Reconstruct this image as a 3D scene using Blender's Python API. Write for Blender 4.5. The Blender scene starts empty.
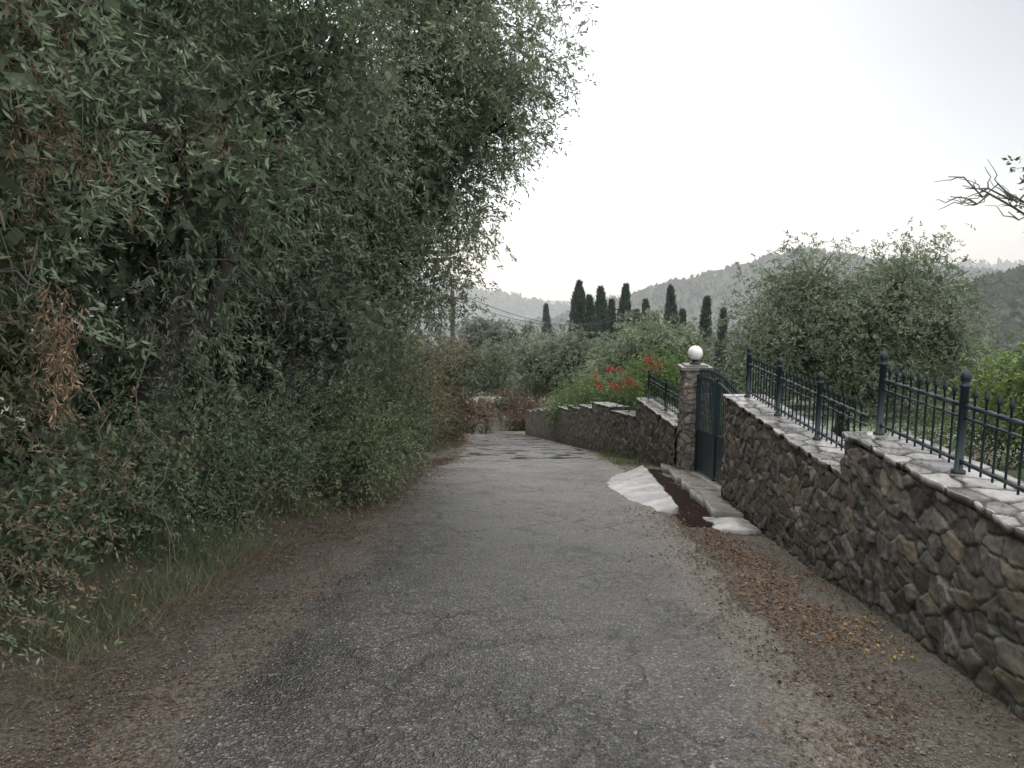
import bpy, math
import numpy as np
R=np.random.default_rng(7)
sc=bpy.context.scene
# ---------------------------------------------------------------- helpers
def hsh(ix,iy,iz,seed=0):
    ix=np.asarray(ix,dtype=np.int64);iy=np.asarray(iy,dtype=np.int64);iz=np.asarray(iz,dtype=np.int64)
    h=((ix*73856093)^(iy*19349663)^(iz*83492791)^(seed*2654435761+12345))&0xffffffff
    h=((h^(h>>13))*1274126177)&0xffffffff
    h=h^(h>>16); h=(h*668265263)&0xffffffff; h=h^(h>>15)
    return h/4294967296.0
def vn(x,y,z=0.0,seed=0):
    x,y,z=np.broadcast_arrays(np.asarray(x,float),np.asarray(y,float),np.asarray(z,float))
    ix,iy,iz=np.floor(x).astype(np.int64),np.floor(y).astype(np.int64),np.floor(z).astype(np.int64)
    fx,fy,fz=x-ix,y-iy,z-iz
    fx=fx*fx*(3-2*fx);fy=fy*fy*(3-2*fy);fz=fz*fz*(3-2*fz)
    o=0
    for a in (0,1):
        for b in (0,1):
            for c in (0,1):
                o=o+hsh(ix+a,iy+b,iz+c,seed)*(fx if a else 1-fx)*(fy if b else 1-fy)*(fz if c else 1-fz)
    return o
def fbm(x,y,z=0.0,seed=0,o=3):
    s=0;a=.5
    for i in range(o):
        s=s+a*vn(np.asarray(x)*2**i,np.asarray(y)*2**i,np.asarray(z)*2**i,seed+i);a*=.5
    return s/(1-.5**o)
def sst(a,b,x):
    t=np.clip((x-a)/(b-a),0,1);return t*t*(3-2*t)
def cells(u,v,seed,jit=.9):
    iu,iv=np.floor(u).astype(np.int64),np.floor(v).astype(np.int64)
    F1=np.full(u.shape,9.);F2=np.full(u.shape,9.);idd=np.zeros(u.shape,np.int64);du=np.zeros(u.shape);dv=np.zeros(u.shape)
    for a in (-1,0,1):
        for b in (-1,0,1):
            cu,cv=iu+a,iv+b
            pu=cu+.5+(hsh(cu,cv,0,seed)-.5)*jit; pv=cv+.5+(hsh(cu,cv,1,seed)-.5)*jit
            d=np.hypot(u-pu,v-pv); n=d<F1
            F2=np.where(n,F1,np.minimum(F2,d)); idd=np.where(n,cu*7919+cv,idd)
            du=np.where(n,u-pu,du);dv=np.where(n,v-pv,dv); F1=np.where(n,d,F1)
    return F1,F2,idd,du,dv
def rnd(idd,k): return hsh(idd,np.full(idd.shape,k),np.zeros(idd.shape,int),77)
def mesh_np(name,V,F,mat,col=None,smooth=False,parent=None,extra=None):
    V=np.asarray(V,np.float32);F=np.asarray(F,np.int32)
    me=bpy.data.meshes.new(name)
    me.vertices.add(len(V));me.vertices.foreach_set('co',V.ravel())
    n,k=F.shape
    me.loops.add(n*k);me.loops.foreach_set('vertex_index',F.ravel())
    me.polygons.add(n);me.polygons.foreach_set('loop_start',np.arange(0,n*k,k,dtype=np.int32))
    me.update(calc_edges=True)
    me.polygons.foreach_set('use_smooth',np.full(n,smooth))
    if col is not None:
        c=np.ones((len(V),4),np.float32);c[:,:3]=col
        a=me.color_attributes.new('Col','FLOAT_COLOR','POINT');a.data.foreach_set('color',c.ravel())
    if extra is not None:
        for k2,val in extra.items():
            a=me.attributes.new(k2,'FLOAT','POINT');a.data.foreach_set('value',np.asarray(val,np.float32).ravel())
    me.materials.append(mat)
    ob=bpy.data.objects.new(name,me);sc.collection.objects.link(ob)
    if parent: ob.parent=parent
    return ob
def grid(name,V,mat,col=None,smooth=True,parent=None,extra=None,flip=False):
    a,b=V.shape[:2]
    i=np.arange(a*b).reshape(a,b)
    F=np.stack([i[:-1,:-1],i[1:,:-1],i[1:,1:],i[:-1,1:]],-1).reshape(-1,4)
    if flip:F=F[:,::-1]
    return mesh_np(name,V.reshape(-1,3),F,mat,None if col is None else col.reshape(-1,3),smooth,parent,extra)
def empty(name,loc=(0,0,0)):
    e=bpy.data.objects.new(name,None);e.empty_display_size=.2;sc.collection.objects.link(e);return e
class Acc:
    def __init__(s): s.v=[];s.f=[];s.n=0
    def add(s,V,F):
        s.v.append(np.asarray(V,float));s.f.append(np.asarray(F)+s.n);s.n+=len(V)
    def tube(s,P,r,k=6):
        P=np.asarray(P,float);n=len(P);r=np.broadcast_to(np.asarray(r,float),(n,))
        T=np.gradient(P,axis=0);T/=np.linalg.norm(T,axis=1)[:,None]+1e-9
        ref=np.array([0,0,1.]) if abs(T[0,2])<.8 else np.array([1.,0,0])
        A=np.cross(T,ref);A/=np.linalg.norm(A,axis=1)[:,None]+1e-9;B=np.cross(T,A)
        an=np.arange(k)*2*math.pi/k
        V=P[:,None]+r[:,None,None]*(np.cos(an)[None,:,None]*A[:,None]+np.sin(an)[None,:,None]*B[:,None])
        i=np.arange(n*k).reshape(n,k);j=np.roll(i,-1,1)
        F=np.stack([i[:-1],j[:-1],j[1:],i[1:]],-1).reshape(-1,4)
        s.add(V.reshape(-1,3),F)
    def lathe(s,c,prof,k=12):
        an=np.arange(k)*2*math.pi/k
        V=np.array([[(c[0]+r*math.cos(a),c[1]+r*math.sin(a),c[2]+z) for a in an] for r,z in prof])
        n=len(prof);i=np.arange(n*k).reshape(n,k);j=np.roll(i,-1,1)
        s.add(V.reshape(-1,3),np.stack([i[:-1],j[:-1],j[1:],i[1:]],-1).reshape(-1,4))
    def hexa(s,p):
        s.add(p,[[0,3,2,1],[4,5,6,7],[0,1,5,4],[1,2,6,5],[2,3,7,6],[3,0,4,7]])
    def box(s,a,b):
        x0,y0,z0=a;x1,y1,z1=b
        s.hexa([(x0,y0,z0),(x1,y0,z0),(x1,y1,z0),(x0,y1,z0),(x0,y0,z1),(x1,y0,z1),(x1,y1,z1),(x0,y1,z1)])
    def obj(s,name,mat,parent=None,smooth=False):
        return mesh_np(name,np.concatenate(s.v),np.concatenate(s.f),mat,None,smooth,parent)
# ---------------------------------------------------------------- materials
def M(name):
    m=bpy.data.materials.new(name);m.use_nodes=True;nt=m.node_tree;nt.nodes.clear()
    o=nt.nodes.new('ShaderNodeOutputMaterial');p=nt.nodes.new('ShaderNodeBsdfPrincipled')
    nt.links.new(p.outputs[0],o.inputs[0]);return m,nt,p,o
def N(nt,t,**k):
    n=nt.nodes.new(t)
    for a,b in k.items():setattr(n,a,b)
    return n
def ramp(nt,src,stops):
    r=N(nt,'ShaderNodeValToRGB');e=r.color_ramp.elements
    while len(e)<len(stops):e.new(.5)
    for q,(p,c) in zip(e,stops):
        q.position=p;q.color=(c,c,c,1) if isinstance(c,(int,float)) else (*c,1)
    nt.links.new(src,r.inputs[0]);return r.outputs[0]
def mixc(nt,f,a,b,mode='MIX'):
    m=N(nt,'ShaderNodeMix',data_type='RGBA',blend_type=mode)
    for s,i in ((f,0),(a,6),(b,7)):
        if hasattr(s,'is_linked'): nt.links.new(s,m.inputs[i])
        else: m.inputs[i].default_value=s if i==0 else (*s,1)
    return m.outputs[2]
def noise(nt,co,scale,detail=4,rough=.6):
    n=N(nt,'ShaderNodeTexNoise');n.inputs['Scale'].default_value=scale;n.inputs['Detail'].default_value=detail;n.inputs['Roughness'].default_value=rough
    nt.links.new(co,n.inputs['Vector']);return n.outputs['Fac']
def bump(nt,p,h,st,dist):
    b=N(nt,'ShaderNodeBump');b.inputs['Strength'].default_value=st;b.inputs['Distance'].default_value=dist
    nt.links.new(h,b.inputs['Height']);nt.links.new(b.outputs[0],p.inputs['Normal'])
def leafmat(name,tr=.3):
    m,nt,p,o=M(name);nt.nodes.remove(p)
    a=N(nt,'ShaderNodeAttribute',attribute_name='Col')
    d=N(nt,'ShaderNodeBsdfDiffuse');nt.links.new(a.outputs['Color'],d.inputs[0])
    if tr<=0: nt.links.new(d.outputs[0],o.inputs[0]);return m
    t=N(nt,'ShaderNodeBsdfTranslucent');nt.links.new(a.outputs['Color'],t.inputs[0])
    x=N(nt,'ShaderNodeMixShader');x.inputs[0].default_value=tr
    nt.links.new(d.outputs[0],x.inputs[1]);nt.links.new(t.outputs[0],x.inputs[2]);nt.links.new(x.outputs[0],o.inputs[0]);return m
def attrmat(name,rough,nsc=40,amt=.35,bs=.5,bd=.004,rmin=None):
    m,nt,p,o=M(name)
    a=N(nt,'ShaderNodeAttribute',attribute_name='Col');g=N(nt,'ShaderNodeNewGeometry')
    n=noise(nt,g.outputs['Position'],nsc,5,.7)
    c=mixc(nt,1.0,a.outputs['Color'],ramp(nt,n,[(.25,1-amt),(.75,1.0)]),'MULTIPLY')
    nt.links.new(c,p.inputs['Base Color'])
    if rmin is None: p.inputs['Roughness'].default_value=rough
    else: nt.links.new(ramp(nt,noise(nt,g.outputs['Position'],6,4),[(.35,rmin),(.65,rough)]),p.inputs['Roughness'])
    bump(nt,p,n,bs,bd);return m
def plain(name,col,rough,metal=0,nsc=30,amt=.15,bs=.2,bd=.003,spec=.5):
    m,nt,p,o=M(name);g=N(nt,'ShaderNodeNewGeometry');n=noise(nt,g.outputs['Position'],nsc,5)
    c=mixc(nt,n,tuple(x*(1-amt*2) for x in col),tuple(min(1,x*(1+amt*2)) for x in col))
    nt.links.new(c,p.inputs['Base Color']);p.inputs['Roughness'].default_value=rough;p.inputs['Metallic'].default_value=metal
    p.inputs['Specular IOR Level'].default_value=spec
    bump(nt,p,n,bs,bd);return m
m_leaf=leafmat('olive_leaf',.25);m_far=leafmat('far_leaf',0);m_dry=leafmat('dry_leaf',0)
m_bark=plain('bark',(.085,.075,.065),.85,nsc=18,amt=.3,bs=.8,bd=.02)
m_twig=plain('twig',(.12,.105,.085),.8,nsc=18)
m_stone=attrmat('rubble_stone',.8,45,.45,.7,.006,rmin=.5)
m_body=plain('wall_core',(.08,.075,.065),.8,nsc=12,amt=.3,bs=.8,bd=.02)
m_cope=attrmat('flagstone_coping',.34,25,.35,.4,.003,rmin=.12)
m_iron=plain('painted_iron',(.006,.018,.024),.48,nsc=60,amt=.2)
m_white=plain('globe_glass',(.8,.8,.78),.25,amt=.01,bs=0)
m_conc=attrmat('wet_concrete',.5,22,.35,.5,.004,rmin=.22)
m_hill=leafmat('hill_forest',0)
m_grav=attrmat('gravel',.7,50,.2,.2,.002)
# asphalt
m_road,nt,p,o=M('asphalt')
g=N(nt,'ShaderNodeNewGeometry');co=g.outputs['Position']
v=N(nt,'ShaderNodeTexVoronoi');v.inputs['Scale'].default_value=80;nt.links.new(co,v.inputs['Vector'])
v2=N(nt,'ShaderNodeSeparateColor');nt.links.new(v.outputs['Color'],v2.inputs[0])
chips=ramp(nt,v2.outputs[0],[(0,.038),(.5,.065),(.8,.11),(.95,.18),(1,.34)])
fine=noise(nt,co,90,4,.7);big=noise(nt,co,.8,6,.7);mid=noise(nt,co,4.5,5,.7);grn=noise(nt,co,28,4,.7)
c=mixc(nt,1.0,chips,ramp(nt,big,[(.36,.45),(.62,1.0)]),'MULTIPLY')
c=mixc(nt,1.0,c,ramp(nt,mid,[(.3,.62),(.7,1.0)]),'MULTIPLY')
c=mixc(nt,1.0,c,(1.0,.965,.91),'MULTIPLY')
wv=N(nt,'ShaderNodeTexNoise');wv.inputs['Scale'].default_value=2.2;wv.inputs['Detail'].default_value=6;wv.inputs['Roughness'].default_value=.65;nt.links.new(co,wv.inputs['Vector'])
wm=N(nt,'ShaderNodeMix',data_type='RGBA',blend_type='ADD');wm.inputs[0].default_value=.9
nt.links.new(co,wm.inputs[6]);nt.links.new(wv.outputs['Color'],wm.inputs[7])
vc=N(nt,'ShaderNodeTexVoronoi',feature='DISTANCE_TO_EDGE');vc.inputs['Scale'].default_value=1.0;nt.links.new(wm.outputs[2],vc.inputs['Vector'])
vd=N(nt,'ShaderNodeTexVoronoi',feature='DISTANCE_TO_EDGE');vd.inputs['Scale'].default_value=4.5;nt.links.new(wm.outputs[2],vd.inputs['Vector'])
cr=ramp(nt,vc.outputs['Distance'],[(0,1),(.026,.0)]);cr2=ramp(nt,vd.outputs['Distance'],[(0,1),(.08,.0)])
crm=N(nt,'ShaderNodeMath',operation='MULTIPLY');nt.links.new(cr,crm.inputs[0]);nt.links.new(ramp(nt,noise(nt,co,.9,2),[(.36,0),(.48,.95)]),crm.inputs[1])
crn=N(nt,'ShaderNodeMath',operation='MULTIPLY');nt.links.new(cr2,crn.inputs[0]);nt.links.new(ramp(nt,noise(nt,co,.55,3),[(.48,0),(.58,.85)]),crn.inputs[1])
crx=N(nt,'ShaderNodeMath',operation='MAXIMUM');nt.links.new(crm.outputs[0],crx.inputs[0]);nt.links.new(crn.outputs[0],crx.inputs[1])
c=mixc(nt,crx.outputs[0],c,(.014,.013,.011))
ed=N(nt,'ShaderNodeAttribute',attribute_name='edge')
em=N(nt,'ShaderNodeMath',operation='ADD');nt.links.new(ed.outputs['Fac'],em.inputs[0]);nt.links.new(ramp(nt,noise(nt,co,3.0,7,.8),[(.25,-.0),(.8,.75)]),em.inputs[1])
em0=N(nt,'ShaderNodeMath',operation='ADD');nt.links.new(em.outputs[0],em0.inputs[0]);nt.links.new(ramp(nt,grn,[(.3,0),(.7,.5)]),em0.inputs[1])
em2=ramp(nt,em0.outputs[0],[(.62,0),(1.0,1)])
def dirtcol(nt,co,fine,grn):
    vv=N(nt,'ShaderNodeTexVoronoi');vv.inputs['Scale'].default_value=60;nt.links.new(co,vv.inputs['Vector'])
    sp=N(nt,'ShaderNodeSeparateColor');nt.links.new(vv.outputs['Color'],sp.inputs[0])
    d=mixc(nt,ramp(nt,sp.outputs[0],[(.1,0),(.9,1)]),(.06,.047,.036),(.165,.14,.11))
    d=mixc(nt,1.0,d,ramp(nt,grn,[(.3,.5),(.7,1.0)]),'MULTIPLY');return d
c=mixc(nt,em2,c,dirtcol(nt,co,fine,grn))
nt.links.new(c,p.inputs['Base Color'])
wt=N(nt,'ShaderNodeAttribute',attribute_name='wet')
wmul=N(nt,'ShaderNodeMath',operation='MULTIPLY');nt.links.new(wt.outputs['Fac'],wmul.inputs[0]);nt.links.new(ramp(nt,noise(nt,co,1.5,5,.6),[(.5,0),(.56,1)]),wmul.inputs[1])
rg=mixc(nt,wmul.outputs[0],ramp(nt,big,[(.36,.33),(.62,.62)]),(.06,.06,.06))
nt.links.new(rg,p.inputs['Roughness'])
hh=N(nt,'ShaderNodeMath',operation='ADD');nt.links.new(v.outputs['Distance'],hh.inputs[0]);nt.links.new(mid,hh.inputs[1])
hh2=N(nt,'ShaderNodeMath',operation='SUBTRACT');nt.links.new(hh.outputs[0],hh2.inputs[0]);nt.links.new(crx.outputs[0],hh2.inputs[1])
bsn=N(nt,'ShaderNodeBump');bsn.inputs['Distance'].default_value=.008;nt.links.new(hh2.outputs[0],bsn.inputs['Height'])
inv=N(nt,'ShaderNodeMath',operation='SUBTRACT');inv.inputs[0].default_value=1;nt.links.new(wmul.outputs[0],inv.inputs[1]);nt.links.new(inv.outputs[0],bsn.inputs['Strength'])
nt.links.new(bsn.outputs[0],p.inputs['Normal'])
# soil
m_soil,nt,p,o=M('soil_and_grass')
g=N(nt,'ShaderNodeNewGeometry');co=g.outputs['Position']
n1=noise(nt,co,1.3,6,.7);n2=noise(nt,co,45,5,.7);n3=noise(nt,co,7,5,.7);grn=noise(nt,co,28,4,.7)
c=mixc(nt,ramp(nt,n1,[(.42,0),(.6,1)]),mixc(nt,n2,(.04,.03,.022),(.13,.10,.075)),mixc(nt,n2,(.03,.045,.015),(.09,.11,.05)))
ga=N(nt,'ShaderNodeAttribute',attribute_name='verge')
vg=dirtcol(nt,co,n2,grn);vg=mixc(nt,ramp(nt,n3,[(.42,0),(.62,.6)]),vg,(.05,.036,.026))
c=mixc(nt,ga.outputs['Fac'],c,vg)
fa=N(nt,'ShaderNodeAttribute',attribute_name='far')
c=mixc(nt,fa.outputs['Fac'],c,mixc(nt,noise(nt,co,.08,5),(.06,.08,.045),(.12,.14,.09)))
nt.links.new(c,p.inputs['Base Color']);p.inputs['Roughness'].default_value=.7
bump(nt,p,grn,1.0,.035)
# ---------------------------------------------------------------- layout curves
_yd=np.arange(-30,4200,.5)
def sm(xs,vs,w=9):
    a=np.interp(_yd,xs,vs);k=np.hanning(w+2)[1:-1];k/=k.sum()
    b=np.convolve(np.pad(a,w//2,mode='edge'),k,'valid');return b[:len(_yd)]
_c=sm([-30,11,19,25,38,46,60,80,4000],[-.32,-.32,-.5,-1.1,-2.4,-4.6,-13,-30,-30],11)
_w=sm([-30,12.8,16,19,25,30,38,46,4000],[2.22,2.22,1.88,1.45,.72,.1,-.9,-2.6,-2.6],5)
_z=sm([-30,0,12.4,38,50,70,120,300,900,4000],[3.2,0,-1.62,-6.4,-8.5,-11,-17,-42,-100,-130],9)
cf=lambda y:np.interp(y,_yd,_c)
wf=lambda y:np.interp(y,_yd,_w)
zf=lambda y:np.interp(y,_yd,_z)
def bank(u,y):
    a=sst(-2.0,-4.5,u)*.55
    n=(fbm(u*1.7,y*1.7,0,5)-.5)*.25*sst(1.9,3.2,np.abs(u))
    return a+n+(fbm(u*.05,np.asarray(y)*.05,0,9)-.5)*3*sst(12,60,np.abs(u))
ys=np.concatenate([np.arange(-12,55,.25),np.geomspace(55.3,4000,80)])
us=np.concatenate([-np.geomspace(3,3500,50)[::-1],np.linspace(-2.9,2.9,59),np.geomspace(3,3500,50)])
Y,U=np.meshgrid(ys,us,indexing='ij')
X=cf(Y)+U;Z=zf(Y)+bank(U,Y)
verge=sst(3.1,2.5,np.abs(U))*sst(60,40,Y)
grid('ground',np.stack([X,Y,Z],-1),m_soil,extra={'verge':verge,'far':sst(30,60,Y+np.abs(U)*.5)},flip=True)
ry=ys[(ys<60)&(ys>-12)]
rt=np.linspace(-1,1,29)
Yr,T=np.meshgrid(ry,rt,indexing='ij')
eL=-1.6-.3*(fbm(ry*1.3,0,0,21)-.5)-.15*(vn(ry*5,0,0,22)-.5)
eR=1.68+.2*(fbm(ry*1.1,5,0,23)-.5)+.12*(vn(ry*5,0,0,24)-.5)
Ur=eL[:,None]+(T+1)/2*(eR-eL)[:,None]
Zr=zf(Yr)+.006
edge=sst(.7,1.0,np.abs(T))
wet=sst(12,17,Yr)*1.0
grid('road',np.stack([cf(Yr)+Ur,Yr,Zr],-1),m_road,extra={'edge':edge,'wet':wet},flip=True)
# ---------------------------------------------------------------- stone work
def stone_disp(s,z,seed,su=.175,sv=.12):
    a=s+.07*(fbm(s*6,z*6,0,seed+1)-.5)+.09*(vn(s*2.1,z*2.3,0,seed+8)-.5);b=z+.08*(fbm(s*5,z*5,0,seed+2)-.5)+.08*(vn(s*1.6,z*1.2,0,seed+9)-.5)
    F1,F2,idd,du,dv=cells(a/su,b/sv,seed,1.0)
    e=F2-F1
    r1,r2,r3,r4=rnd(idd,1),rnd(idd,2),rnd(idd,3),rnd(idd,4)
    h=sst(0,.12,e)*.019+(r1-.5)*.018+(r2-.5)*du*.045+(r3-.5)*dv*.045+(fbm(s*22,z*22,0,seed+4)-.5)*.028
    base=np.array([.12,.113,.104]);warm=np.array([.20,.165,.12]);light=np.array([.26,.24,.21])
    col=base+(warm-base)*(r2**1.3)[...,None];col=col+(light-col)*(sst(.75,1,r4)*.7)[...,None]
    col=col*(.65+.5*r1)[...,None]*(.5+1.0*fbm(s*13,z*13,0,seed+5))[...,None]
    mort=sst(.10,.02,e)[...,None];col=col*(1-mort)+np.array([.06,.054,.046])*mort
    moss=sst(.5,.72,fbm(s*3,z*5,0,seed+6))[...,None]*.5
    col=col*(1-moss)+np.array([.07,.08,.05])*moss*(.5+e[...,None])
    return h,col
def wall_section(par,y0,y1,top,res,seed,th=.42,sl=0.0):
    tf=lambda q:top-sl*(q-y0)
    s=np.linspace(y0,y1,max(2,int((y1-y0)/res)));n=max(8,int(1.3/res));v=np.linspace(0,1,n)
    S,Vv=np.meshgrid(s,v,indexing='ij')
    b=zf(S)-.12;Zz=b+(tf(S)-.055-b)*Vv
    h,col=stone_disp(S,Zz,seed)
    foot_dark=sst(.5,0,Zz-zf(S))[...,None];col=col*(1-.35*foot_dark)  # stone colour gets darker towards the foot of the wall
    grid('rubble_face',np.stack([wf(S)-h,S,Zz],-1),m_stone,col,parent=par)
    q=np.linspace(y0,y1,12);bb=zf(q)-.12;t=tf(q)-.058
    ring=np.stack([np.stack([wf(q)+.02,q,bb],-1),np.stack([wf(q)+.02,q,t],-1),np.stack([wf(q)+th,q,t],-1),np.stack([wf(q)+th,q,bb],-1)],1)
    grid('wall_core',ring,m_body,parent=par,smooth=False)
    A=Acc()
    for e in (ring[0],ring[-1]): A.add(e,[[0,1,2,3]])
    A.obj('wall_ends',m_body,par)
    rc=max(res,.014)
    s=np.linspace(y0-.01,y1+.02,max(3,int((y1-y0)/rc)))
    t=np.linspace(0,1,max(8,int((th+.1)/rc)))
    S,Tt=np.meshgrid(s,t,indexing='ij')
    w=S*1.0;lat=Tt*(th+.08)
    F1,F2,idd,du,dv=cells((w+.12*fbm(w*4,lat*4,0,3))/.24,(lat+.12*fbm(w*4,lat*4,0,4))/.19,seed+50,1.)
    e=F2-F1;hh=sst(.03,.12,e)*.008+(rnd(idd,1)-.5)*.004+(fbm(w*9,lat*9,0,8)-.5)*.008
    col=np.array([.35,.335,.31])*(.35+.9*rnd(idd,2))[...,None]*(.4+1.0*fbm(w*11,lat*11,0,6))[...,None]
    mo=sst(.18,.06,e)[...,None];col=col*(1-mo)+np.array([.035,.032,.028])*mo
    fr=(vn(s*7,0,0,seed)-.5)*.03+(rnd(idd[:,0],5)-.5)*.04
    xx=wf(S)-.035+lat;xx[:,0]+=fr;xx[:,1]+=fr
    P=np.stack([xx,S,tf(S)-.012+hh],-1)
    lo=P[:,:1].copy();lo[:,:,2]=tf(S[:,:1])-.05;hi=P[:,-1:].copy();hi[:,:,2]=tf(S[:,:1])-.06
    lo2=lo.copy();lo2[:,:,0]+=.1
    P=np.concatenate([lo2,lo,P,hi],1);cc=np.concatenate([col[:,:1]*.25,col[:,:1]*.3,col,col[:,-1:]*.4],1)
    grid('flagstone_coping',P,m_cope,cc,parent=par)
    nn=P.shape[1];A=Acc()
    for e0,yy in ((P[0],s[0]),(P[-1],s[-1])):
        lw=e0.copy();lw[:,2]=tf(yy)-.06
        i=np.arange(nn-1);A.add(np.concatenate([e0,lw]),np.stack([i,i+1,i+1+nn,i+nn],-1))
    A.obj('coping_ends',m_body,par)
sw=empty('stone_wall')
wall_section(sw,-2.0,5.72,.45,.013,11)
wall_section(sw,5.725,9.55,.14,.013,11)
sw2=empty('stone_wall')
wall_section(sw2,12.95,16.0,-.93,.03,20)
yy=16.02;tt=-1.33;i=0
while yy<37:
    ln=2.3+.25*math.sin(i*2.1);wall_section(sw2,yy,yy+ln-.02,tt,.03 if yy<24 else .05,21+i,sl=.12)
    yy+=ln;tt=float(zf(yy))+1.2;i+=1
pl=empty('gate_pillar')
def pface(o,dx,dy,n,name,seed,wd,z0,z1):
    a=np.linspace(0,1,34);z=np.linspace(z0,z1,140);A_,Zz=np.meshgrid(a,z,indexing='ij')
    h,col=stone_disp(A_*wd+seed*3,Zz,seed,.16,.11)
    col=col*1.45+.01
    h=h*np.minimum(1,np.minimum(A_,1-A_)*12)
    P=np.stack([o[0]+dx*A_*wd+n[0]*h,o[1]+dy*A_*wd+n[1]*h,Zz],-1)
    grid(name,P,m_stone,col,parent=pl)
px0,px1,py0,py1=2.2,2.6,12.42,12.82;pz0,pz1=-1.85,.08
pface((px0,py0),1,0,(0,-1),'front_face',41,.4,pz0,pz1);pface((px0,py0),0,1,(-1,0),'road_face',42,.4,pz0,pz1)
pface((px1,py0),0,1,(1,0),'garden_face',43,.4,pz0,pz1);pface((px0,py1),1,0,(0,1),'back_face',44,.4,pz0,pz1)
m_cap=plain('cap_stone',(.17,.16,.145),.5,nsc=12,amt=.3,bs=.5)
A=Acc();A.box((px0-.05,py0-.05,pz1),(px1+.05,py1+.05,pz1+.05));A.box((px0+.02,py0+.02,pz1+.05),(px1-.02,py1-.02,pz1+.08));A.obj('cap_slab',m_cap,pl)
gl=empty('globe_lamp');A=Acc();gx,gy,gz_=2.4,12.62,pz1+.08
A.lathe((gx,gy,gz_),[(.0,0),(.09,0),(.09,.02),(.05,.035),(.045,.06),(.07,.075)],20);A.obj('lamp_base',m_iron,gl,True)
A=Acc();A.lathe((gx,gy,gz_+.18),[(.12*math.sin(t),-.12*math.cos(t)) for t in np.linspace(.01,math.pi-.01,18)],28);A.obj('globe',m_white,gl,True)
# ---------------------------------------------------------------- iron railing
def railing(posts,bases,xo=.2):
    r=empty('iron_railing');A=Acc();Bq=Acc()
    for y,b in posts:
        x=float(wf(y))+xo
        A.lathe((x,y,b),[(.0,-.02),(.040,-.02),(.040,.012),(.024,.02),(.024,.50),(.032,.505),(.032,.52),(.018,.53),(.027,.548),(.030,.568),(.024,.59),(.012,.604),(.0,.62)],14)
    A.obj('posts',m_iron,r,True)
    for (y0,y1,b,b2) in bases:
        for zz,hw in ((.07,.010),(.40,.012),(.33,.007)):
            n=6;q=np.linspace(y0,y1,n);zb=np.linspace(b,b2,n)
            for a,c,za,zc in zip(q[:-1],q[1:],zb[:-1],zb[1:]):
                xa,xc=float(wf(a))+xo,float(wf(c))+xo
                Bq.hexa([(xa-hw,a,za+zz-hw),(xa+hw,a,za+zz-hw),(xc+hw,c,zc+zz-hw),(xc-hw,c,zc+zz-hw),(xa-hw,a,za+zz+hw),(xa+hw,a,za+zz+hw),(xc+hw,c,zc+zz+hw),(xc-hw,c,zc+zz+hw)])
        k=int(round((y1-y0)/.115))
        for i in range(1,k):
            y=y0+(y1-y0)*i/k;x=float(wf(y))+xo
            Bq.lathe((x,y,b+(b2-b)*i/k),[(.0075,.03),(.0075,.455),(.013,.462),(.016,.475),(.008,.50),(.0,.525)],6)
    Bq.obj('bars_and_rails',m_iron,r,True)
    return r
po=[(-.1,.45),(1.06,.45),(2.22,.45),(3.38,.45),(4.54,.45),(5.64,.45)]
railing(po,[(a[0],b[0],.45,.45) for a,b in zip(po[:-1],po[1:])])
po=[(5.86,.14),(6.9,.14),(8.1,.14),(9.35,.14)]
railing(po[1:],[(a[0],b[0],.14,.14) for a,b in zip(po[:-1],po[1:])])
po=[(13.1,-.93),(14.5,-.93),(15.85,-.93)]
railing(po,[(a[0],b[0],-.93,-.93) for a,b in zip(po[:-1],po[1:])])
# gate
gt=empty('iron_gate');A=Acc();gxx=2.42
def rail2(y0,z0,y1,z1,w=.02):
    A.hexa([(gxx-w,y0,z0-w),(gxx+w,y0,z0-w),(gxx+w,y1,z1-w),(gxx-w,y1,z1-w),(gxx-w,y0,z0+w),(gxx+w,y0,z0+w),(gxx+w,y1,z1+w),(gxx-w,y1,z1+w)])
y0,y1=9.62,12.38;ymid=(y0+y1)/2
gtop=lambda y:-.06+.14*math.cos((y-ymid)/(y1-y0)*math.pi*.9)
for yy in (y0+.03,ymid-.03,ymid+.03,y1-.03):
    A.box((gxx-.027,yy-.025,float(zf(yy))+.06),(gxx+.027,yy+.025,gtop(yy)+.06))
for a,b in zip(np.linspace(y0,y1,17)[:-1],np.linspace(y0,y1,17)[1:]):
    rail2(a,gtop(a),b,gtop(b));rail2(a,float(zf(a))+.12,b,float(zf(b))+.12);rail2(a,float(zf(a))+.75,b,float(zf(b))+.75,.015)
for yy in np.arange(y0+.12,y1-.08,.105):
    A.tube([(gxx,yy,float(zf(yy))+.1),(gxx,yy,gtop(yy)+.1)],[.009,.009],6)
    A.lathe((gxx,yy,gtop(yy)+.1),[(.009,0),(.017,.015),(.0,.07)],6)
for a,b in ((y0+.06,ymid-.06),(ymid+.06,y1-.06)):
    A.hexa([(gxx-.006,a,float(zf(a))+.13),(gxx+.006,a,float(zf(a))+.13),(gxx+.006,b,float(zf(b))+.13),(gxx-.006,b,float(zf(b))+.13),(gxx-.006,a,float(zf(a))+.74),(gxx+.006,a,float(zf(a))+.74),(gxx+.006,b,float(zf(b))+.74),(gxx-.006,b,float(zf(b))+.74)])
A.obj('gate_leaves',m_iron,gt)
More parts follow.
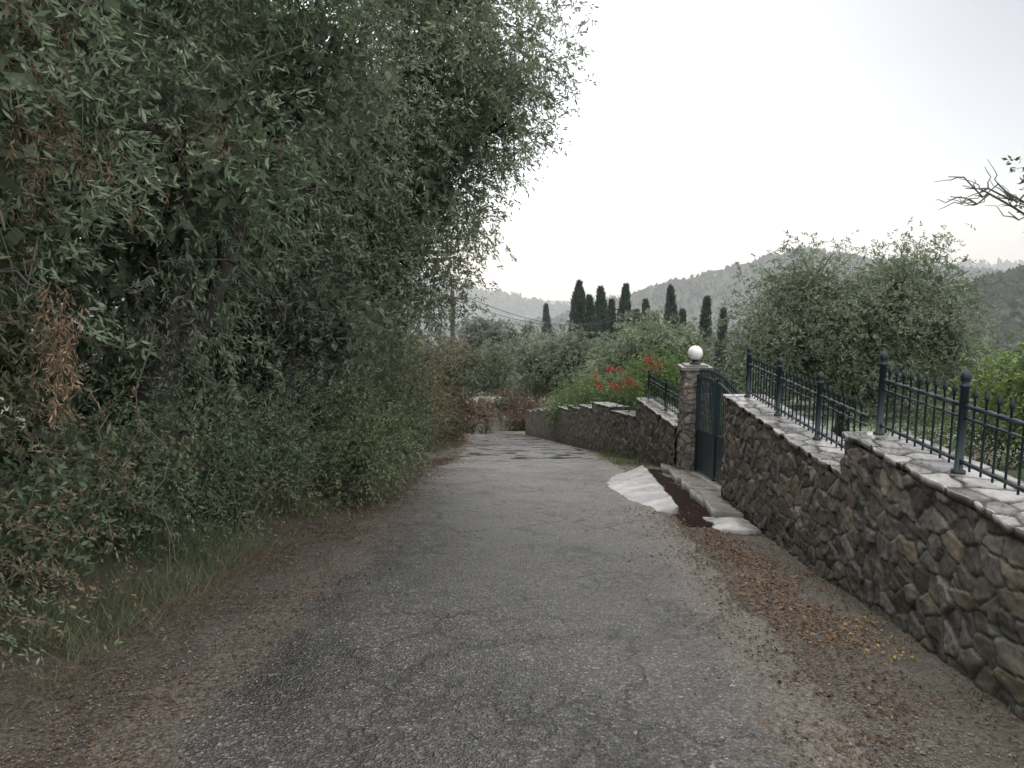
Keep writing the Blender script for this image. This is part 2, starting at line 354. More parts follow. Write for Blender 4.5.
# driveway
dw=empty('concrete_driveway')
def slab(name,y0,y1,xl,xr,off,seed,col=(.42,.41,.39),n=90,side=.5,rag=.12):
    yv=np.linspace(y0,y1,n);t=np.linspace(0,1,30);Yv,Tt=np.meshgrid(yv,t,indexing='ij')
    a=np.array([xl(q) for q in yv])+(fbm(yv*5,0,0,seed)-.5)*rag;b=np.array([xr(q) for q in yv])+(fbm(yv*5,3,0,seed+1)-.5)*.04
    Xv=a[:,None]+(b-a)[:,None]*Tt
    o=off(Tt,Yv)+(fbm(Xv*4,Yv*4,0,seed)-.5)*.025
    P=np.stack([Xv,Yv,zf(Yv)+o],-1)
    cc=np.array(col)*(.25+1.3*fbm(Xv*5,Yv*5,0,seed+3,4))[...,None]
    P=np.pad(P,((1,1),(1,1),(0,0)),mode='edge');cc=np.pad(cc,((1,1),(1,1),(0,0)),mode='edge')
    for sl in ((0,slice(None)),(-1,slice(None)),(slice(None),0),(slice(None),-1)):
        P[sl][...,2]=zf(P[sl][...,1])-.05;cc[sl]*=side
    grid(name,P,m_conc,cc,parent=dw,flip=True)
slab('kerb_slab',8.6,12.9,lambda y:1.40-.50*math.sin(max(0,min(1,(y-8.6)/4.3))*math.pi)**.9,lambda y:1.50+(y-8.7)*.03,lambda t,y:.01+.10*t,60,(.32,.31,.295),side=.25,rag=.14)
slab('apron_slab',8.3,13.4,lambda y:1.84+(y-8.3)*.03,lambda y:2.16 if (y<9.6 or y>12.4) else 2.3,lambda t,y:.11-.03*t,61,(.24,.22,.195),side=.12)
slab('drive_slab',9.64,12.38,lambda y:2.3,lambda y:6.,lambda t,y:.08+0*t,62,(.22,.205,.185))
slab('broken_slab',7.6,8.35,lambda y:1.74,lambda y:2.17,lambda t,y:.03+.05*np.sin(t*3)*np.sin((y-7.6)/.75*3.14),63,(.34,.33,.31),rag=.2)
yv=np.linspace(7.9,13.4,30)
V=np.array([[(1.46+(q-8.3)*.03,q,float(zf(q))+.010),(1.90+(q-8.3)*.03,q,float(zf(q))+.010)] for q in yv])
grid('drain_channel',V,plain('rusty_silt',(.016,.010,.008),1.0,nsc=14,amt=.4,spec=0.05),parent=dw,flip=True)
# ---------------------------------------------------------------- foliage
def nrm(a): return a/(np.linalg.norm(a,axis=-1,keepdims=True)+1e-9)
NL=0
class Fol:
    def __init__(s): s.P=[];s.D=[];s.L=[];s.W=[];s.C=[]
    def raw(s,P,D,L,W,C):
        s.P.append(P);s.D.append(nrm(D));s.L.append(np.broadcast_to(L,(len(P),)).copy());s.W.append(np.broadcast_to(W,(len(P),)).copy());s.C.append(np.broadcast_to(C,(len(P),3)).copy())
    def spray(s,O,Dr,K,tl,L,W,C,droop=.3,twig=True):
        m=len(O);t=R.uniform(.1,1,(m,K));tls=tl*R.uniform(.6,1.3,(m,1,1))
        P=O[:,None]+Dr[:,None]*t[...,None]*tls
        P[...,2]-=droop*t*t*tls[...,0]
        P+=R.normal(0,.008,P.shape)
        D=Dr[:,None]*.7+R.normal(0,.55,(m,K,3));D[...,2]-=droop*t*.8
        sz=R.uniform(.65,1.25,(m,K))
        c=C[:,None]*R.uniform(.75,1.25,(m,K,1))+R.normal(0,.004,(m,K,3))
        s.raw(P.reshape(-1,3),D.reshape(-1,3),(L*sz).ravel(),(W*sz).ravel(),np.clip(c,.005,1).reshape(-1,3))
        if twig:
            k=R.uniform(0,1,m)<.5
            e=Dr.copy();e[:,2]-=droop*.5
            s.raw(O[k],e[k],tls[k,0,0]*.95,.007+0*tls[k,0,0],np.array([.14,.12,.095]))
    def build(s,name,mat,parent=None):
        global NL
        P=np.concatenate(s.P);D=np.concatenate(s.D);L=np.concatenate(s.L)[:,None];W=np.concatenate(s.W)[:,None];C=np.concatenate(s.C)
        S=nrm(np.cross(D,nrm(R.normal(size=P.shape))));n=len(P);NL+=n
        V=np.stack([P,P+D*L*.45+S*W*.5,P+D*L,P+D*L*.45-S*W*.5],1)
        C4=np.repeat(C,4,0)
        return mesh_np(name,V.reshape(-1,3),np.arange(n*4).reshape(n,4),mat,C4,False,parent)
def crown(F,ells,col,L=.078,W=.021,tl=.28,K=11,tw=10,dens=5.2,sig=.17,droop=.35,core=True,col2=None,inner=.64,twig=True,cs=1.0,lm=(.62,.72)):
    for (cx,cy,cz,rx,ry_,rz) in ells:
        c=np.array([cx,cy,cz]);r=np.array([rx,ry_,rz]);ar=4*math.pi*((rx*ry_)**1.6/3+(rx*rz)**1.6/3+(ry_*rz)**1.6/3)**(1/1.6)
        n=max(3,int(ar*dens))
        d=nrm(R.normal(size=(n,3)));
        lf=lambda d:lm[0]+lm[1]*vn(d[:,0]*2.6+cx,d[:,1]*2.6+cy,d[:,2]*2.6+cz,3)
        S=c+d*r*(R.uniform(inner,1.0,(n,1))*lf(d)[:,None])
        br=R.uniform(.62,1.3,n)
        if col2 is not None:
            k=(vn(S[:,0]*.9,S[:,1]*.9,S[:,2]*.9,31)>.56)[:,None];cc=np.where(k,np.array(col2),np.array(col))
        else: cc=np.broadcast_to(np.array(col),(n,3))
        cc=cc*br[:,None]
        O=np.repeat(S,tw,0)+R.normal(0,sig,(n*tw,3))
        Dr=nrm(np.repeat(nrm(d/r),tw,0)*.7+R.normal(0,.6,(n*tw,3))+np.array([0,0,-.1]))
        F.spray(O,Dr,K,tl,L,W,np.repeat(cc,tw,0),droop,twig)
        if core:
            m=int(ar*60*core/cs**1.5);dd=nrm(R.normal(size=(m,3)));P=c+dd*r*R.uniform(.2,.7,(m,1))*lf(dd)[:,None]
            F.raw(P,R.normal(size=(m,3)),R.uniform(.12,.22,m)*cs,R.uniform(.06,.11,m)*cs,np.array(col)*.9*R.uniform(.6,1.2,(m,1)))
def wig(a,b,n=7,amp=.12):
    a=np.array(a,float);b=np.array(b,float);t=np.linspace(0,1,n)[:,None];L=np.linalg.norm(b-a)
    P=a+(b-a)*t+R.normal(0,amp*L/4,(n,3))*np.sin(t*math.pi);return P
def tree(name,base,ells,col,rad=.16,**k):
    e=empty(name);A=Acc();bx,by=base;bz=float(zf(by))-.1+float(bank(bx-cf(by),by))
    cs=np.array([q[:3] for q in ells]);mc=cs.mean(0);fork=np.array([bx,by,bz])+(mc-np.array([bx,by,bz]))*.35
    A.tube(wig((bx,by,bz),fork,8,.15),np.linspace(rad*1.35,rad*.85,8),9)
    for q in ells:
        c=np.array(q[:3]);r=np.array(q[3:]);
        A.tube(wig(fork,c,8,.25),np.linspace(rad*.6,rad*.22,8),7)
        for _ in range(8):
            en=c+nrm(R.normal(size=3))*r*.9
            P=wig(c,en,7,.35);A.tube(P,np.linspace(rad*.2,rad*.04,7),5)
            for _ in range(3):
                st=P[R.integers(2,6)];A.tube(wig(st,st+(en-c)*.35+R.normal(0,.2,3)*r*.5,5,.3),np.linspace(rad*.09,rad*.03,5),4)
    A.obj('trunk_and_limbs',m_bark,e,True)
    F=Fol();crown(F,ells,col,**k);F.build('foliage',m_leaf,e);return e
OL=(.225,.265,.185);OL2=(.25,.29,.20);DK=(.175,.23,.145);BR=(.225,.19,.13)
# --- left side, near to far
tree('olive_tree',(-4.2,4.2),[(-4.0,4.0,2.5,1.5,1.5,2.0),(-3.6,3.6,4.3,1.6,1.6,1.4),(-3.6,5.0,3.6,1.2,1.2,1.2)],(.20,.25,.165),.17,col2=(.20,.185,.125),dens=5.8,L=.068,W=.018,K=12,tw=11)
tree('olive_tree',(-4.1,7.4),[(-3.9,7.3,2.5,1.6,1.6,2.0),(-2.9,7.0,4.9,1.85,1.9,1.35),(-2.7,8.4,3.6,1.3,1.1,1.1),(-2.9,6.4,2.6,.8,.8,.8)],OL,.18,col2=DK)
tree('olive_tree',(-4.2,11.2),[(-3.7,11,3.0,1.9,1.9,2.2),(-2.1,10.8,6.4,1.8,2.0,1.4),(-2.7,10.0,.9,.7,.7,.9)],OL,.2,col2=OL2)
tree('olive_tree',(-4.6,12.8),[(-1.42,12.2,4.9,1.65,1.9,1.35),(-.85,12.2,3.95,.85,1.1,.75),(-1.75,12.3,3.0,.9,1.4,1.05),(-2.5,12.6,1.9,1.2,1.5,1.3),(-2.6,13.4,4.0,1.5,1.5,1.6),(-1.7,13.6,6.3,1.4,1.6,1.2)],OL2,.13,col2=OL,core=.5,dens=5.4,sig=.17,L=.085,W=.024,tw=11)
tree('olive_tree',(-5.2,17),[(-5.0,16.6,1.4,2.0,2.4,2.7),(-4.4,18,4.2,2.2,2.6,2.0)],OL,.2,L=.10,W=.03,dens=4,col2=DK)
tree('olive_tree',(-6.2,24),[(-6.3,24,-.2,2.1,3,2.8),(-6.8,26,3,2.4,3,2.2)],DK,.2,L=.13,W=.04,dens=2.8,tl=.35)
tree('olive_tree',(-5.6,31),[(-3.0,28,-1.7,1.9,1.4,.65),(-4.9,30,-1.9,1.8,2.0,1.1),(-6.2,33,-3,2,3,1.6)],(.18,.20,.14),.16,L=.13,W=.04,dens=3.4,tl=.35,core=.4,col2=(.22,.19,.13))
F=Fol();e=empty('woodland')
crown(F,[(-7.5,3,3.5,2.5,3,4),(-7.5,9,3.5,2.6,3.5,4.5),(-6.5,13,5.5,2.5,3,3),(-8,16,2.5,2.8,4,5),(-9.5,24,1,2.6,4,5),(-10,32,-1,2.6,5,5),(-10.5,42,-4,3,6,4)],(.13,.165,.10),L=.30,W=.13,tl=.5,K=6,tw=7,dens=2.0,sig=.3,twig=False,core=.5,cs=1.6)
F.build('foliage',m_far,e);A=Acc()
for x,y in ((-7.5,3),(-7.5,9),(-6.7,13),(-8,16),(-9.5,24),(-10,32),(-10.5,42)):
    z=float(zf(y));A.tube(wig((x,y,z-.3),(x+.3,y,z+4.5),8,.2),np.linspace(.2,.07,8),8)
A.obj('trunks',m_bark,e,True)
def shrub(name,ells,col,**k):
    e=empty(name);F=Fol();crown(F,ells,col,**k);F.build('foliage',m_leaf,e);A=Acc()
    for q in ells:
        zb=float(zf(q[1]))
        for _ in range(9):
            en=np.array(q[:3])+nrm(R.normal(size=3))*np.array(q[3:])*.8
            A.tube(wig((q[0]+R.normal(0,.08),q[1]+R.normal(0,.08),zb-.05),en,7,.25),np.linspace(.016,.004,7),5)
    A.obj('stems',m_twig,e,True);return e
def gz(x,y,h): return (x,y,float(zf(y))+h)
el=[];
for x,y,h,rx,ry_,rz in ((-3.2,3.5,.5,.6,.6,.55),(-3.25,4.6,.65,.65,.7,.75),(-3.3,5.9,.75,.7,.8,.9),(-3.05,7.1,.75,.6,.7,.8),(-3.0,8.2,.8,.6,.7,.85)):
    el.append((*gz(x,y,h),rx,ry_,rz))
shrub('roadside_shrub',el,(.18,.235,.145),col2=BR,dens=8.5,L=.040,W=.012,cs=.35)
shrub('roadside_shrub',[(*gz(-2.35,9.3,.6),.55,.75,.7),(*gz(-2.6,10.4,.9),.6,.8,.9)],(.20,.245,.14),dens=9,L=.05,W=.018,cs=.5)
shrub('roadside_shrub',[(*gz(-2.8,12,.9),.65,.9,1.0),(*gz(-2.9,13.8,1.0),.7,.9,1.2),(*gz(-3.1,16,1.0),.8,1.2,1.2)],(.17,.20,.125),dens=6,L=.07,W=.026,col2=BR,cs=.7)
shrub('roadside_shrub',[(*gz(-3.4,19.5,1.1),.9,1.3,1.2),(*gz(-3.8,23,1.2),.9,1.5,1.3),(*gz(-4.1,28,.8),1.0,1.8,1.1),(*gz(-4.9,34,.9),1.0,1.8,1.2)],(.18,.145,.105),dens=4.5,L=.10,W=.04,tl=.3,col2=(.14,.16,.09))
shrub('roadside_shrub',[(*gz(-4.3,42,1.0),1.5,1.0,1.0),(*gz(-1.5,47,1.4),2.0,1.5,1.5),(*gz(-6.5,46,1.4),2.0,1.5,1.6)],(.24,.18,.145),dens=3.5,L=.14,W=.055,tl=.35,col2=(.16,.17,.105))
F=Fol();e=empty('dead_branch')
def dead(x,y,z,rx,rz,n,c=(.23,.16,.105)):
    O=np.array([x,y,z])+R.normal(0,1,(n,3))*np.array([rx,rx,rz]);D=nrm(np.array([0,0,-1.])+R.normal(0,.25,(n,3)))
    F.spray(O,D,12,.16,.045,.009,np.broadcast_to(np.array(c),(n,3))*R.uniform(.6,1.2,(n,1)),.2)
dead(-2.62,4.0,1.35,.045,.13,50,(.27,.19,.125));dead(-2.62,3.95,1.12,.035,.12,28,(.27,.19,.125))
for q in ((-2.85,4.2,2.5),(-2.75,4.3,2.9),(-2.6,4.4,2.25),(-2.9,4.3,3.2),(-2.95,4.1,2.75),(-2.85,4.0,2.2),(-2.4,5.5,2.6)): dead(*q,.15,.16,30,(.19,.135,.09))
F.build('dry_leaves',m_dry,e);A=Acc()
for _ in range(130):
    y=R.uniform(3.2,12);x=-2.4-R.uniform(0,.5);z=float(zf(y))+R.uniform(.1,3.6)
    d=nrm(np.array([R.normal(.25,.4),R.normal(0,.8),R.normal(-.1,.8)]));ln=R.uniform(.4,1.3)
    s=np.array([x-.3,y,z]);P=wig(s,s+d*ln,8,.35);A.tube(P,np.linspace(R.uniform(.003,.007),.0015,8),4)
A.tube(wig((-3.3,4.2,1.7),(-2.62,4.0,1.5),6,.2),np.linspace(.012,.005,6),5)
A.tube(wig((-3.0,5.8,2.7),(-1.95,6.6,3.5),10,.25),np.linspace(.018,.005,10),6)
A.tube(wig((-2.9,4.4,2.9),(-2.3,4.6,3.5),8,.25),np.linspace(.014,.005,8),5)
A.tube(wig((-2.5,6.6,2.4),(-2.25,6.5,1.2),8,.2),np.linspace(.008,.004,8),5)
A.tube(wig((-2.45,4.7,1.3),(-2.5,4.6,.1),8,.2),np.linspace(.006,.003,8),5)
A.obj('twigs',m_twig,e,True)
# ---------------------------------------------------------------- grass
F=Fol();e=empty('grass')
def grass(n,xr,yr,h,col,w=.006,lean=.35):
    y=R.uniform(*yr,n);x=R.uniform(*xr,n);k=vn(x*2.2,y*2.2,0,44)>.42;x=x[k];y=y[k];n=len(x)
    z=zf(y)+bank(x-cf(y),y)
    D=nrm(np.stack([R.normal(0,lean,n),R.normal(0,lean,n),np.ones(n)],-1))
    F.raw(np.stack([x,y,z-.01],-1),D,h*R.uniform(.4,1.3,n),w*R.uniform(.7,1.4,n),np.array(col)*R.uniform(.6,1.4,(n,1)))
grass(22000,(-4.2,-2.55),(2.6,9),.17,(.15,.20,.11),.005,.7)
grass(6000,(-2.8,-2.25),(3,14),.06,(.16,.165,.095),.004,.8)
grass(6000,(-4.4,-2.6),(9,24),.2,(.14,.145,.09),.012,.5)
grass(3500,(-2.9,-2.4),(2.8,8),.2,(.21,.175,.12),.003,.9)
grass(700,(2.05,2.2),(2.6,9),.05,(.08,.10,.04),.006,.6)
grass(9000,(2.75,9),(2,14),.12,(.11,.13,.06),.01,.5)
grass(1500,(1.25,1.9),(13.2,19),.14,(.13,.16,.07),.01)
F.build('grass_blades',m_leaf,e)
# ---------------------------------------------------------------- leaf litter / gravel
F=Fol()
def litter(n,fx,yr,pal,size=.035,up=.008,th=.42):
    y=R.uniform(*yr,n);x=fx(y,n)
    k=fbm(x*3,y*2,0,91)+R.uniform(-.12,.12,n)>th;x=x[k];y=y[k];n=len(x)
    z=zf(y)+bank(x-cf(y),y)+up+R.uniform(0,.010,n)
    a=R.uniform(0,6.28,n);D=np.stack([np.cos(a),np.sin(a),R.normal(0,.25,n)-.131*np.sin(a)],-1)
    pal=np.array(pal);c=pal[R.integers(0,len(pal),n)]*R.uniform(.5,1.25,(n,1))
    s=size*R.uniform(.4,1.3,n);F.P.append(np.stack([x,y,z],-1));F.D.append(nrm(D));F.L.append(s);F.W.append(s*R.uniform(.35,.65,n));F.C.append(c)
pb=[(.105,.07,.048),(.14,.09,.06),(.085,.06,.043),(.17,.13,.09),(.065,.05,.04),(.115,.078,.055)]
litter(9000,lambda y,n:1.5+R.normal(0,.33,n)+0.02*y,(2.5,9.2),pb,.026)
litter(1700,lambda y,n:1.72+R.normal(0,.16,n)-.03*(y-5),(4.3,8.2),[(.21,.125,.07),(.16,.095,.055),(.23,.145,.085)],.034)
litter(17000,lambda y,n:-2.1+R.normal(0,.30,n),(2.4,16),pb,.024)
litter(5000,lambda y,n:cf(y)-1.75+R.normal(0,.2,n),(8,38),[(.15,.095,.07),(.12,.08,.06)],.035)
litter(4200,lambda y,n:cf(y)+R.uniform(-1.5,1.6,n),(2.6,14),[(.17,.13,.09),(.28,.26,.21),(.1,.075,.055)],.015,th=.3)
litter(130,lambda y,n:1.96+R.normal(0,.07,n),(4.1,4.9),[(.40,.28,.08),(.36,.22,.07)],.024,th=.2)
P=np.concatenate(F.P);D=np.concatenate(F.D);L=np.concatenate(F.L)[:,None];W=np.concatenate(F.W)[:,None];C=np.concatenate(F.C)
k=P[:,0]<wf(P[:,1])-.05;P,D,L,W,C=P[k],D[k],L[k],W[k],C[k]
S=nrm(np.cross(D,np.array([0,0,1.])+R.normal(0,.3,P.shape)))
lift=np.zeros_like(P);lift[:,2]=R.uniform(-.003,.01,len(P))
V=np.stack([P,P+D*L*.45+S*W*.5+lift,P+D*L,P+D*L*.45-S*W*.5+lift],1)
mesh_np('fallen_leaves',V.reshape(-1,3),np.arange(len(P)*4).reshape(-1,4),m_dry,np.repeat(C,4,0))
octv=np.array([(1,0,0),(0,1,0),(-1,0,0),(0,-1,0),(0,0,1),(0,0,-1)],float);octf=np.array([(0,1,4),(1,2,4),(2,3,4),(3,0,4),(1,0,5),(2,1,5),(3,2,5),(0,3,5)])
n=34000;y=2.4+R.uniform(0,1,n)**1.6*18
ch=R.uniform(0,1,n);x=np.where(ch<.55,cf(y)+1.75+R.normal(0,.32,n),np.where(ch<.88,cf(y)-1.7+R.normal(0,.26,n),cf(y)+R.uniform(-1.5,1.5,n)))
s=R.uniform(.002,.007,n)*np.where(R.uniform(0,1,n)>.97,2.0,1);
k=x<wf(y)-.06;x,y,s=x[k],y[k],s[k];n=len(x)
z=zf(y)+bank(x-cf(y),y)+.004+s*.3
V=(octv[None]+R.normal(0,.22,(n,6,3)))*s[:,None,None]*np.array([1,1,.6])+np.stack([x,y,z],-1)[:,None]
C=np.array([.14,.13,.11])*R.uniform(.4,1.6,(n,1))
mesh_np('gravel',V.reshape(-1,3),(octf[None]+6*np.arange(n)[:,None,None]).reshape(-1,3),m_grav,np.repeat(C,6,0))
# ---------------------------------------------------------------- right side planting
tree('olive_tree',(7.7,20.5),[(6.1,20,-.1,1.7,1.9,1.3),(6.7,20.5,1.15,1.4,1.7,1.1),(9.0,20.5,1.2,1.5,1.8,1.25),(7.8,20,.0,1.9,2,1.35),(9.9,20,-.2,1.15,1.6,1.3),(8.0,19.3,-1.0,1.8,1.6,.9)],(.195,.23,.16),.2,L=.09,W=.026,dens=4.2,tl=.35,sig=.2,col2=(.16,.195,.125))
tree('citrus_tree',(8.3,12.5),[(8.0,12.5,-.1,.95,1.2,.65),(9.2,12.6,.0,1.2,1.2,.9)],(.16,.225,.085),.08,L=.09,W=.04,dens=6)
tree('olive_tree',(4.4,33),[(4.2,32.5,-1.5,1.7,1.8,1.5),(5.6,33.5,-2.0,1.4,1.6,1.4),(3.0,33,-2.4,1.5,1.7,1.4)],(.23,.27,.185),.16,L=.13,W=.045,dens=3.2,tl=.4)
tree('olive_tree',(1.6,40),[(1.5,39.5,-2.6,1.8,1.8,1.6),(-.4,41,-3.2,1.7,1.8,1.6),(3.4,41,-3.2,1.5,1.8,1.5)],(.22,.25,.19),.16,L=.16,W=.055,dens=2.8,tl=.45)
tree('olive_tree',(-2.0,52),[(-2,52,-4.2,2.3,2,2.3),(-4.4,54,-3.6,2.2,2,2.6),(.8,54,-4.6,2,2,2)],(.21,.24,.19),.18,L=.2,W=.07,dens=2.2,tl=.5)
shrub('garden_shrub',[(*gz(1.75,24.5,1.5),.9,1.3,.9),(*gz(2.6,22.5,1.6),.9,1.2,.8),(*gz(1.0,29,1.5),.9,1.6,.9)],(.15,.205,.10),dens=5,L=.09,W=.035,tl=.3,cs=.6)
bv=shrub('bougainvillea_bush',[(2.55,17.4,-.85,.75,1.1,.6),(2.9,19.3,-1.1,.8,1.1,.65)],(.12,.18,.07),dens=7,L=.06,W=.03,cs=.5)
F=Fol()
for q in ((1.95,17.4,-.95),(2.3,17.2,-.42),(1.95,18.2,-1.05),(2.3,18.2,-.6),(1.7,18.9,-1.1),(1.6,19.8,-.95),(1.45,20.4,-1.25)):
    for _ in range(3):
        c=np.array(q)+R.normal(0,.12,3);n=30
        F.raw(c+R.normal(0,.05,(n,3)),R.normal(size=(n,3)),.05,.04,np.array([.45,.05,.075])*R.uniform(.6,1.2,(n,1)))
F.build('red_bracts',m_leaf,bv)
shrub('garden_shrub',[(*gz(3.9,15.5,.7),.8,.9,.7),(*gz(4.6,17.5,.8),.9,1,.8)],(.12,.16,.08),dens=5,L=.07,W=.03,cs=.5)
shrub('garden_shrub',[(*gz(5.6,8.0,.35),.7,.7,.4),(*gz(7.0,9.5,.5),.9,.9,.55),(*gz(5.2,11,.4),.7,.8,.5),(*gz(7.5,7,.35),.9,.8,.4),(*gz(9.0,15,.8),2,1,.8)],(.12,.155,.08),dens=6,L=.06,W=.028,cs=.5)
# bare overhanging branch
e=empty('bare_tree');A=Acc();z=float(zf(5.4))
A.tube(wig((4.9,5.4,z-.1),(4.5,5.4,1.6),8,.15),np.linspace(.11,.07,8),8)
A.tube(wig((4.5,5.4,1.6),(4.7,5.2,3.6),7,.2),np.linspace(.06,.02,7),7)
F=Fol();main=wig((4.5,5.4,1.6),(3.5,5.1,2.1),6,.15);A.tube(main,np.linspace(.04,.018,6),6)
for en,nn in (((2.46,5.0,2.2),14),((2.48,5.0,2.08),14),((2.62,5.1,2.14),10),((2.95,5.0,1.82),8),((2.78,4.9,1.98),9)):
    P=wig((3.5,5.1,2.1),en,10,.3);A.tube(P,np.linspace(.014,.0028,10),5)
    for _ in range(nn):
        st=P[R.integers(3,9)];d=nrm(np.array([-.7,R.normal(0,.4),R.normal(0,.6)]));A.tube(wig(st,st+d*R.uniform(.06,.22),5,.4),np.linspace(.0045,.0015,5),4)
for c in ((3.08,5.05,2.35),(3.12,5.1,2.2),(3.05,5.0,2.45),(3.1,5.1,2.05),(3.02,5.1,2.3)):
    n=8;F.spray(np.array(c)+R.normal(0,.04,(n,3)),nrm(R.normal(size=(n,3))),8,.10,.04,.018,np.broadcast_to(np.array([.12,.14,.06]),(n,3)),.2)
A.tube(wig((3.5,5.1,2.1),(3.02,5.05,2.5),7,.25),np.linspace(.012,.003,7),5)
A.obj('trunk_and_branches',m_bark,e,True);F.build('last_leaves',m_leaf,e)
# cypresses
def cypress(x,y,top,h,r,col=(.035,.05,.035)):
    e=empty('cypress_tree');zb=top-h;n=int(h*650)
    t=R.uniform(0,1,n)**.8;rr=r*np.sin(np.clip(t*.93+.07,0,1)*math.pi)**.6*(1-.45*t)*R.uniform(.7,1.1,n)*(.6+.8*vn(t*9,np.arange(n)*0,0,int(abs(x*31))))
    a=R.uniform(0,6.28,n);P=np.stack([x+rr*np.cos(a)+.15*np.sin(t*5+x),y+rr*np.sin(a),zb+h*t],-1)
    D=np.stack([.35*np.cos(a),.35*np.sin(a),np.ones(n)],-1)+R.normal(0,.25,(n,3))
    F=Fol();F.raw(P,D,R.uniform(.25,.6,n),.15,np.array(col)*R.uniform(.6,1.4,(n,1)));F.build('foliage',m_far,e)
    A=Acc();A.tube([(x,y,min(zb,float(zf(y)))-1),(x,y,top-.5)],[.2,.03],7);A.obj('trunk',m_bark,e,True)
for px,py,yy,r in ((577,284,72,1.0),(588,298,76,.8),(600,290,70,.75),(612,302,78,.6),(625,287,74,.85),(643,302,80,.7),(669,289,72,.75),(682,312,74,.6),(705,300,66,.8),(719,311,70,.6),(547,306,100,.7),(594,308,82,1.0),(634,312,82,1.0),(655,316,84,.9)):
    xx=(px-548)/770*yy;tp=1.6+(275-py)/770*yy
    cypress(xx,yy,tp,tp+12.5,r*1.15,(.085,.11,.09))
# distant tree mass in the valley
F=Fol();e=empty('distant_trees')
for i in range(640):
    y=58+R.uniform(0,1)**1.3*270;x=R.uniform(-.5,.95)*y+R.uniform(-8,8)
    if x<-12 and y<80: continue
    gzv=float(zf(y));far=(y-58)/270;h=R.uniform(3,6)*(1+far*.5)
    c0=np.array([.155,.185,.125])
    rr=np.array([R.uniform(2.2,4),R.uniform(2,3.5),h*.6])*(1+far*.8);n=int(900 if y<110 else 400)
    d=nrm(R.normal(size=(n,3)));d[:,2]=np.abs(d[:,2])*1.0-.25
    lump=.7+.5*vn(d[:,0]*3+i,d[:,1]*3,d[:,2]*3,4)
    P=np.array([x,y,gzv+h*.6])+d*rr*(lump*R.uniform(.75,1.05,n))[:,None]
    k=1+far*1.6
    F.raw(P,R.normal(size=(n,3)),R.uniform(.35,.7,n)*k,R.uniform(.2,.4,n)*k,c0*R.uniform(.6,1.3,(n,1))*R.uniform(.75,1.15))
F.build('canopies',m_far,e)
# hills
def ridge(name,D,prof,col,depth,res,lf,nl,low):
    pts=np.array(prof,float);xs=(pts[:,0]-548)/770*D;zs=1.6+(275-pts[:,1])/770*D
    x=np.arange(xs[0],xs[-1],res);t=np.linspace(0,1,60)
    def surf(X_,T_):
        top=np.interp(X_,xs,zs)+(fbm(X_/(D*.05),0,0,71)-.5)*D*.012
        Y_=D-depth*(1-T_)+np.clip(T_-.85,0,1)*depth
        pr=np.sin(np.clip(T_/.85,0,1)*math.pi/2)**1.1*(1-np.clip(T_-.85,0,1)*2)
        return Y_,low+(top-low)*pr+(fbm(X_/(D*.1),Y_/(D*.1),0,72)-.5)*D*.035*np.sin(np.clip(T_/.85,0,1)*math.pi)
    Xg,Tg=np.meshgrid(x,t,indexing='ij');Yg,Zg=surf(Xg,Tg)
    c=np.array(col)*(.55+.4*fbm(Xg/20,Yg/20,0,74))[...,None]
    e=empty(name)
    grid('slope',np.stack([Xg,Yg,Zg],-1),m_hill,c,smooth=True,flip=True,parent=e)
    X2=R.uniform(xs[0],xs[-1],nl);T2=R.uniform(.2,.9,nl);Y2,Z2=surf(X2,T2)
    k=fbm(X2/(lf*7),Y2/(lf*7),0,75)
    F=Fol();F.raw(np.stack([X2,Y2,Z2],-1),R.normal(size=(nl,3))*.6+np.array([0,0,.5]),lf*R.uniform(.6,1.4,nl),lf*R.uniform(.5,1.0,nl),np.array(col)*(.4+.9*k)[:,None]*R.uniform(.75,1.2,(nl,1)))
    F.build('forest',m_hill,e)
FC=(.10,.125,.085)
ridge('hill',1150,[(-900,300),(0,272),(300,272),(430,282),(480,290),(520,299),(560,305),(620,302),(900,270),(985,264),(1024,254),(1100,248),(1500,262)],FC,450,16,11,26000,-125)
ridge('hill',620,[(-600,300),(430,328),(520,320),(560,313),(600,303),(640,291),(700,275),(740,262),(770,256),(800,261),(860,270),(940,274),(1024,278),(1400,268),(1800,280)],FC,330,9,4.5,60000,-85)
ridge('hill',230,[(640,345),(720,330),(800,315),(900,298),(940,280),(975,270),(1024,272),(1150,262),(1500,270)],(.115,.14,.095),110,5,2.2,45000,-36)
# valley mist: real scattering volume lying over the valley beyond the gardens
mm=bpy.data.materials.new('mist');mm.use_nodes=True;nt=mm.node_tree;nt.nodes.clear()
o=N(nt,'ShaderNodeOutputMaterial');vs=N(nt,'ShaderNodeVolumeScatter');vs.inputs['Density'].default_value=.0009;vs.inputs['Color'].default_value=(.98,.99,1,1);nt.links.new(vs.outputs[0],o.inputs['Volume'])
A=Acc();A.box((-1500,56,-300),(1500,1160,48));mo=A.obj('mist',mm)
# utility poles and wires
def upole(x,y,top):
    e=empty('utility_pole');A=Acc();A.tube([(x,y,float(zf(y))-.5),(x,y,top)],[.13,.10],8);A.box((x-.55,y-.05,top-.4),(x+.55,y+.05,top-.3))
    for q in (x-.45,x+.45): A.lathe((q,y,top-.3),[(.03,0),(.05,.04),(.03,.1),(0,.12)],8)
    A.obj('pole',m_twig,e,True);return (x,y,top-.2)
a=upole(-4.35,35,.9);b=upole(6.6,66,-1.4);e=empty('power_line');A=Acc()
for dx in (-.45,.45):
    t=np.linspace(0,1,24)[:,None];P=(np.array(a)+[dx,0,0])*(1-t)+(np.array(b)+[dx,0,0])*t;P[:,2]-=(1.2*4*t*(1-t))[:,0];A.tube(P,.015,4)
A.obj('wires',m_iron,e)
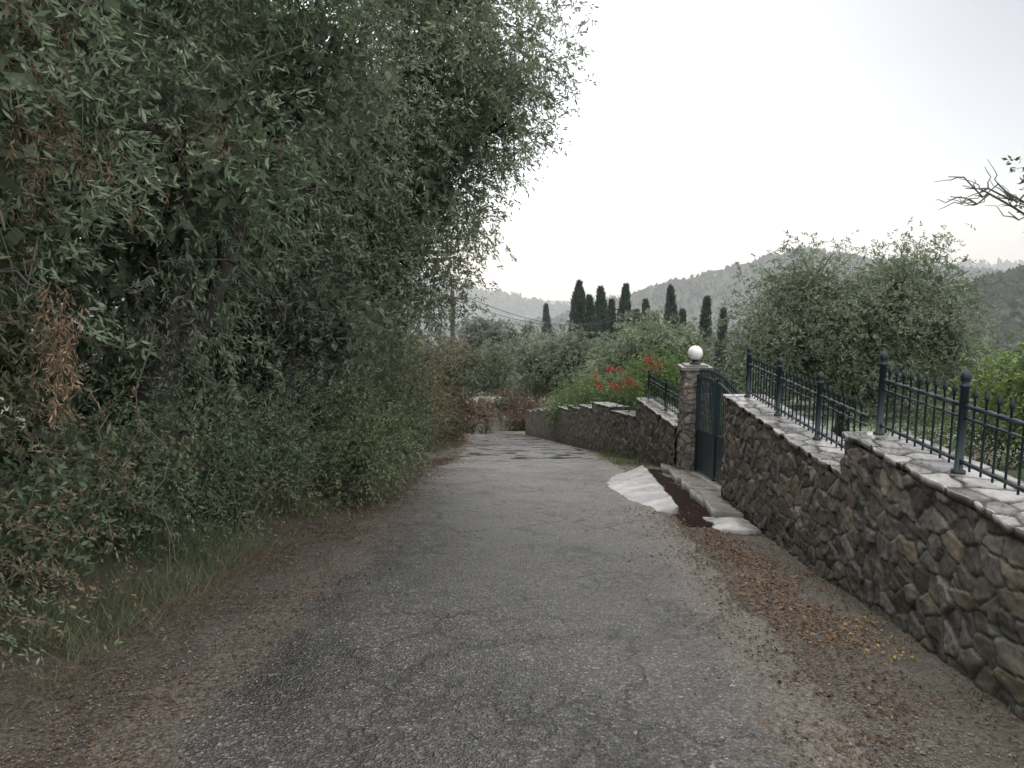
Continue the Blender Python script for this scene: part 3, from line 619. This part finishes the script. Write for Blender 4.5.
# ---------------------------------------------------------------- world & light
w=bpy.data.worlds.new('World');sc.world=w;w.use_nodes=True;nt=w.node_tree;nt.nodes.clear()
out=N(nt,'ShaderNodeOutputWorld');b1=N(nt,'ShaderNodeBackground');b2=N(nt,'ShaderNodeBackground');ad=N(nt,'ShaderNodeAddShader')
sk=N(nt,'ShaderNodeTexSky',sky_type='NISHITA',sun_disc=False);sk.sun_elevation=math.radians(42);sk.sun_rotation=math.radians(-5)
nt.links.new(sk.outputs[0],b1.inputs[0]);b1.inputs[1].default_value=.05
tc=N(nt,'ShaderNodeTexCoord');sp=N(nt,'ShaderNodeSeparateXYZ');nt.links.new(tc.outputs['Generated'],sp.inputs[0])
base=ramp(nt,sp.outputs[2],[(0,(.37,.37,.37)),(.15,(.36,.355,.35)),(.45,(.35,.34,.33)),(.7,(.88,.87,.86)),(1,(1,.98,.95))])
mp=N(nt,'ShaderNodeMapping');mp.inputs['Scale'].default_value=(1,1,2.5);nt.links.new(tc.outputs['Generated'],mp.inputs[0])
cl=ramp(nt,noise(nt,mp.outputs[0],1.6,5,.5),[(.3,.84),(.7,1.0)])
dt=N(nt,'ShaderNodeVectorMath',operation='DOT_PRODUCT');nt.links.new(tc.outputs['Generated'],dt.inputs[0]);vv=np.array([.62,.72,.40]);vv/=np.linalg.norm(vv);dt.inputs[1].default_value=tuple(vv)
dk=ramp(nt,dt.outputs['Value'],[(.86,(1,1,1)),(.985,(.46,.43,.40))])
c=mixc(nt,1.0,base,cl,'MULTIPLY');c=mixc(nt,1.0,c,dk,'MULTIPLY')
nt.links.new(c,b2.inputs[0]);b2.inputs[1].default_value=3.0
nt.links.new(b1.outputs[0],ad.inputs[0]);nt.links.new(b2.outputs[0],ad.inputs[1]);nt.links.new(ad.outputs[0],out.inputs[0])
sl=bpy.data.lights.new('sun','SUN');sl.energy=.8;sl.angle=math.radians(20);sl.color=(1,.97,.92)
so=bpy.data.objects.new('sun',sl);sc.collection.objects.link(so);so.rotation_euler=(math.radians(-48),0,math.radians(5))
cam=bpy.data.cameras.new('camera');co_=bpy.data.objects.new('camera',cam);sc.collection.objects.link(co_)
cam.sensor_width=36;cam.lens=27.07;cam.clip_start=.05;cam.clip_end=9000
co_.location=(0,0,1.6);co_.rotation_euler=(math.radians(90-8.06),0,math.radians(2.68));sc.camera=co_
sc.view_settings.view_transform='Standard';sc.view_settings.look='None';sc.view_settings.exposure=0
print('LEAVES',NL)
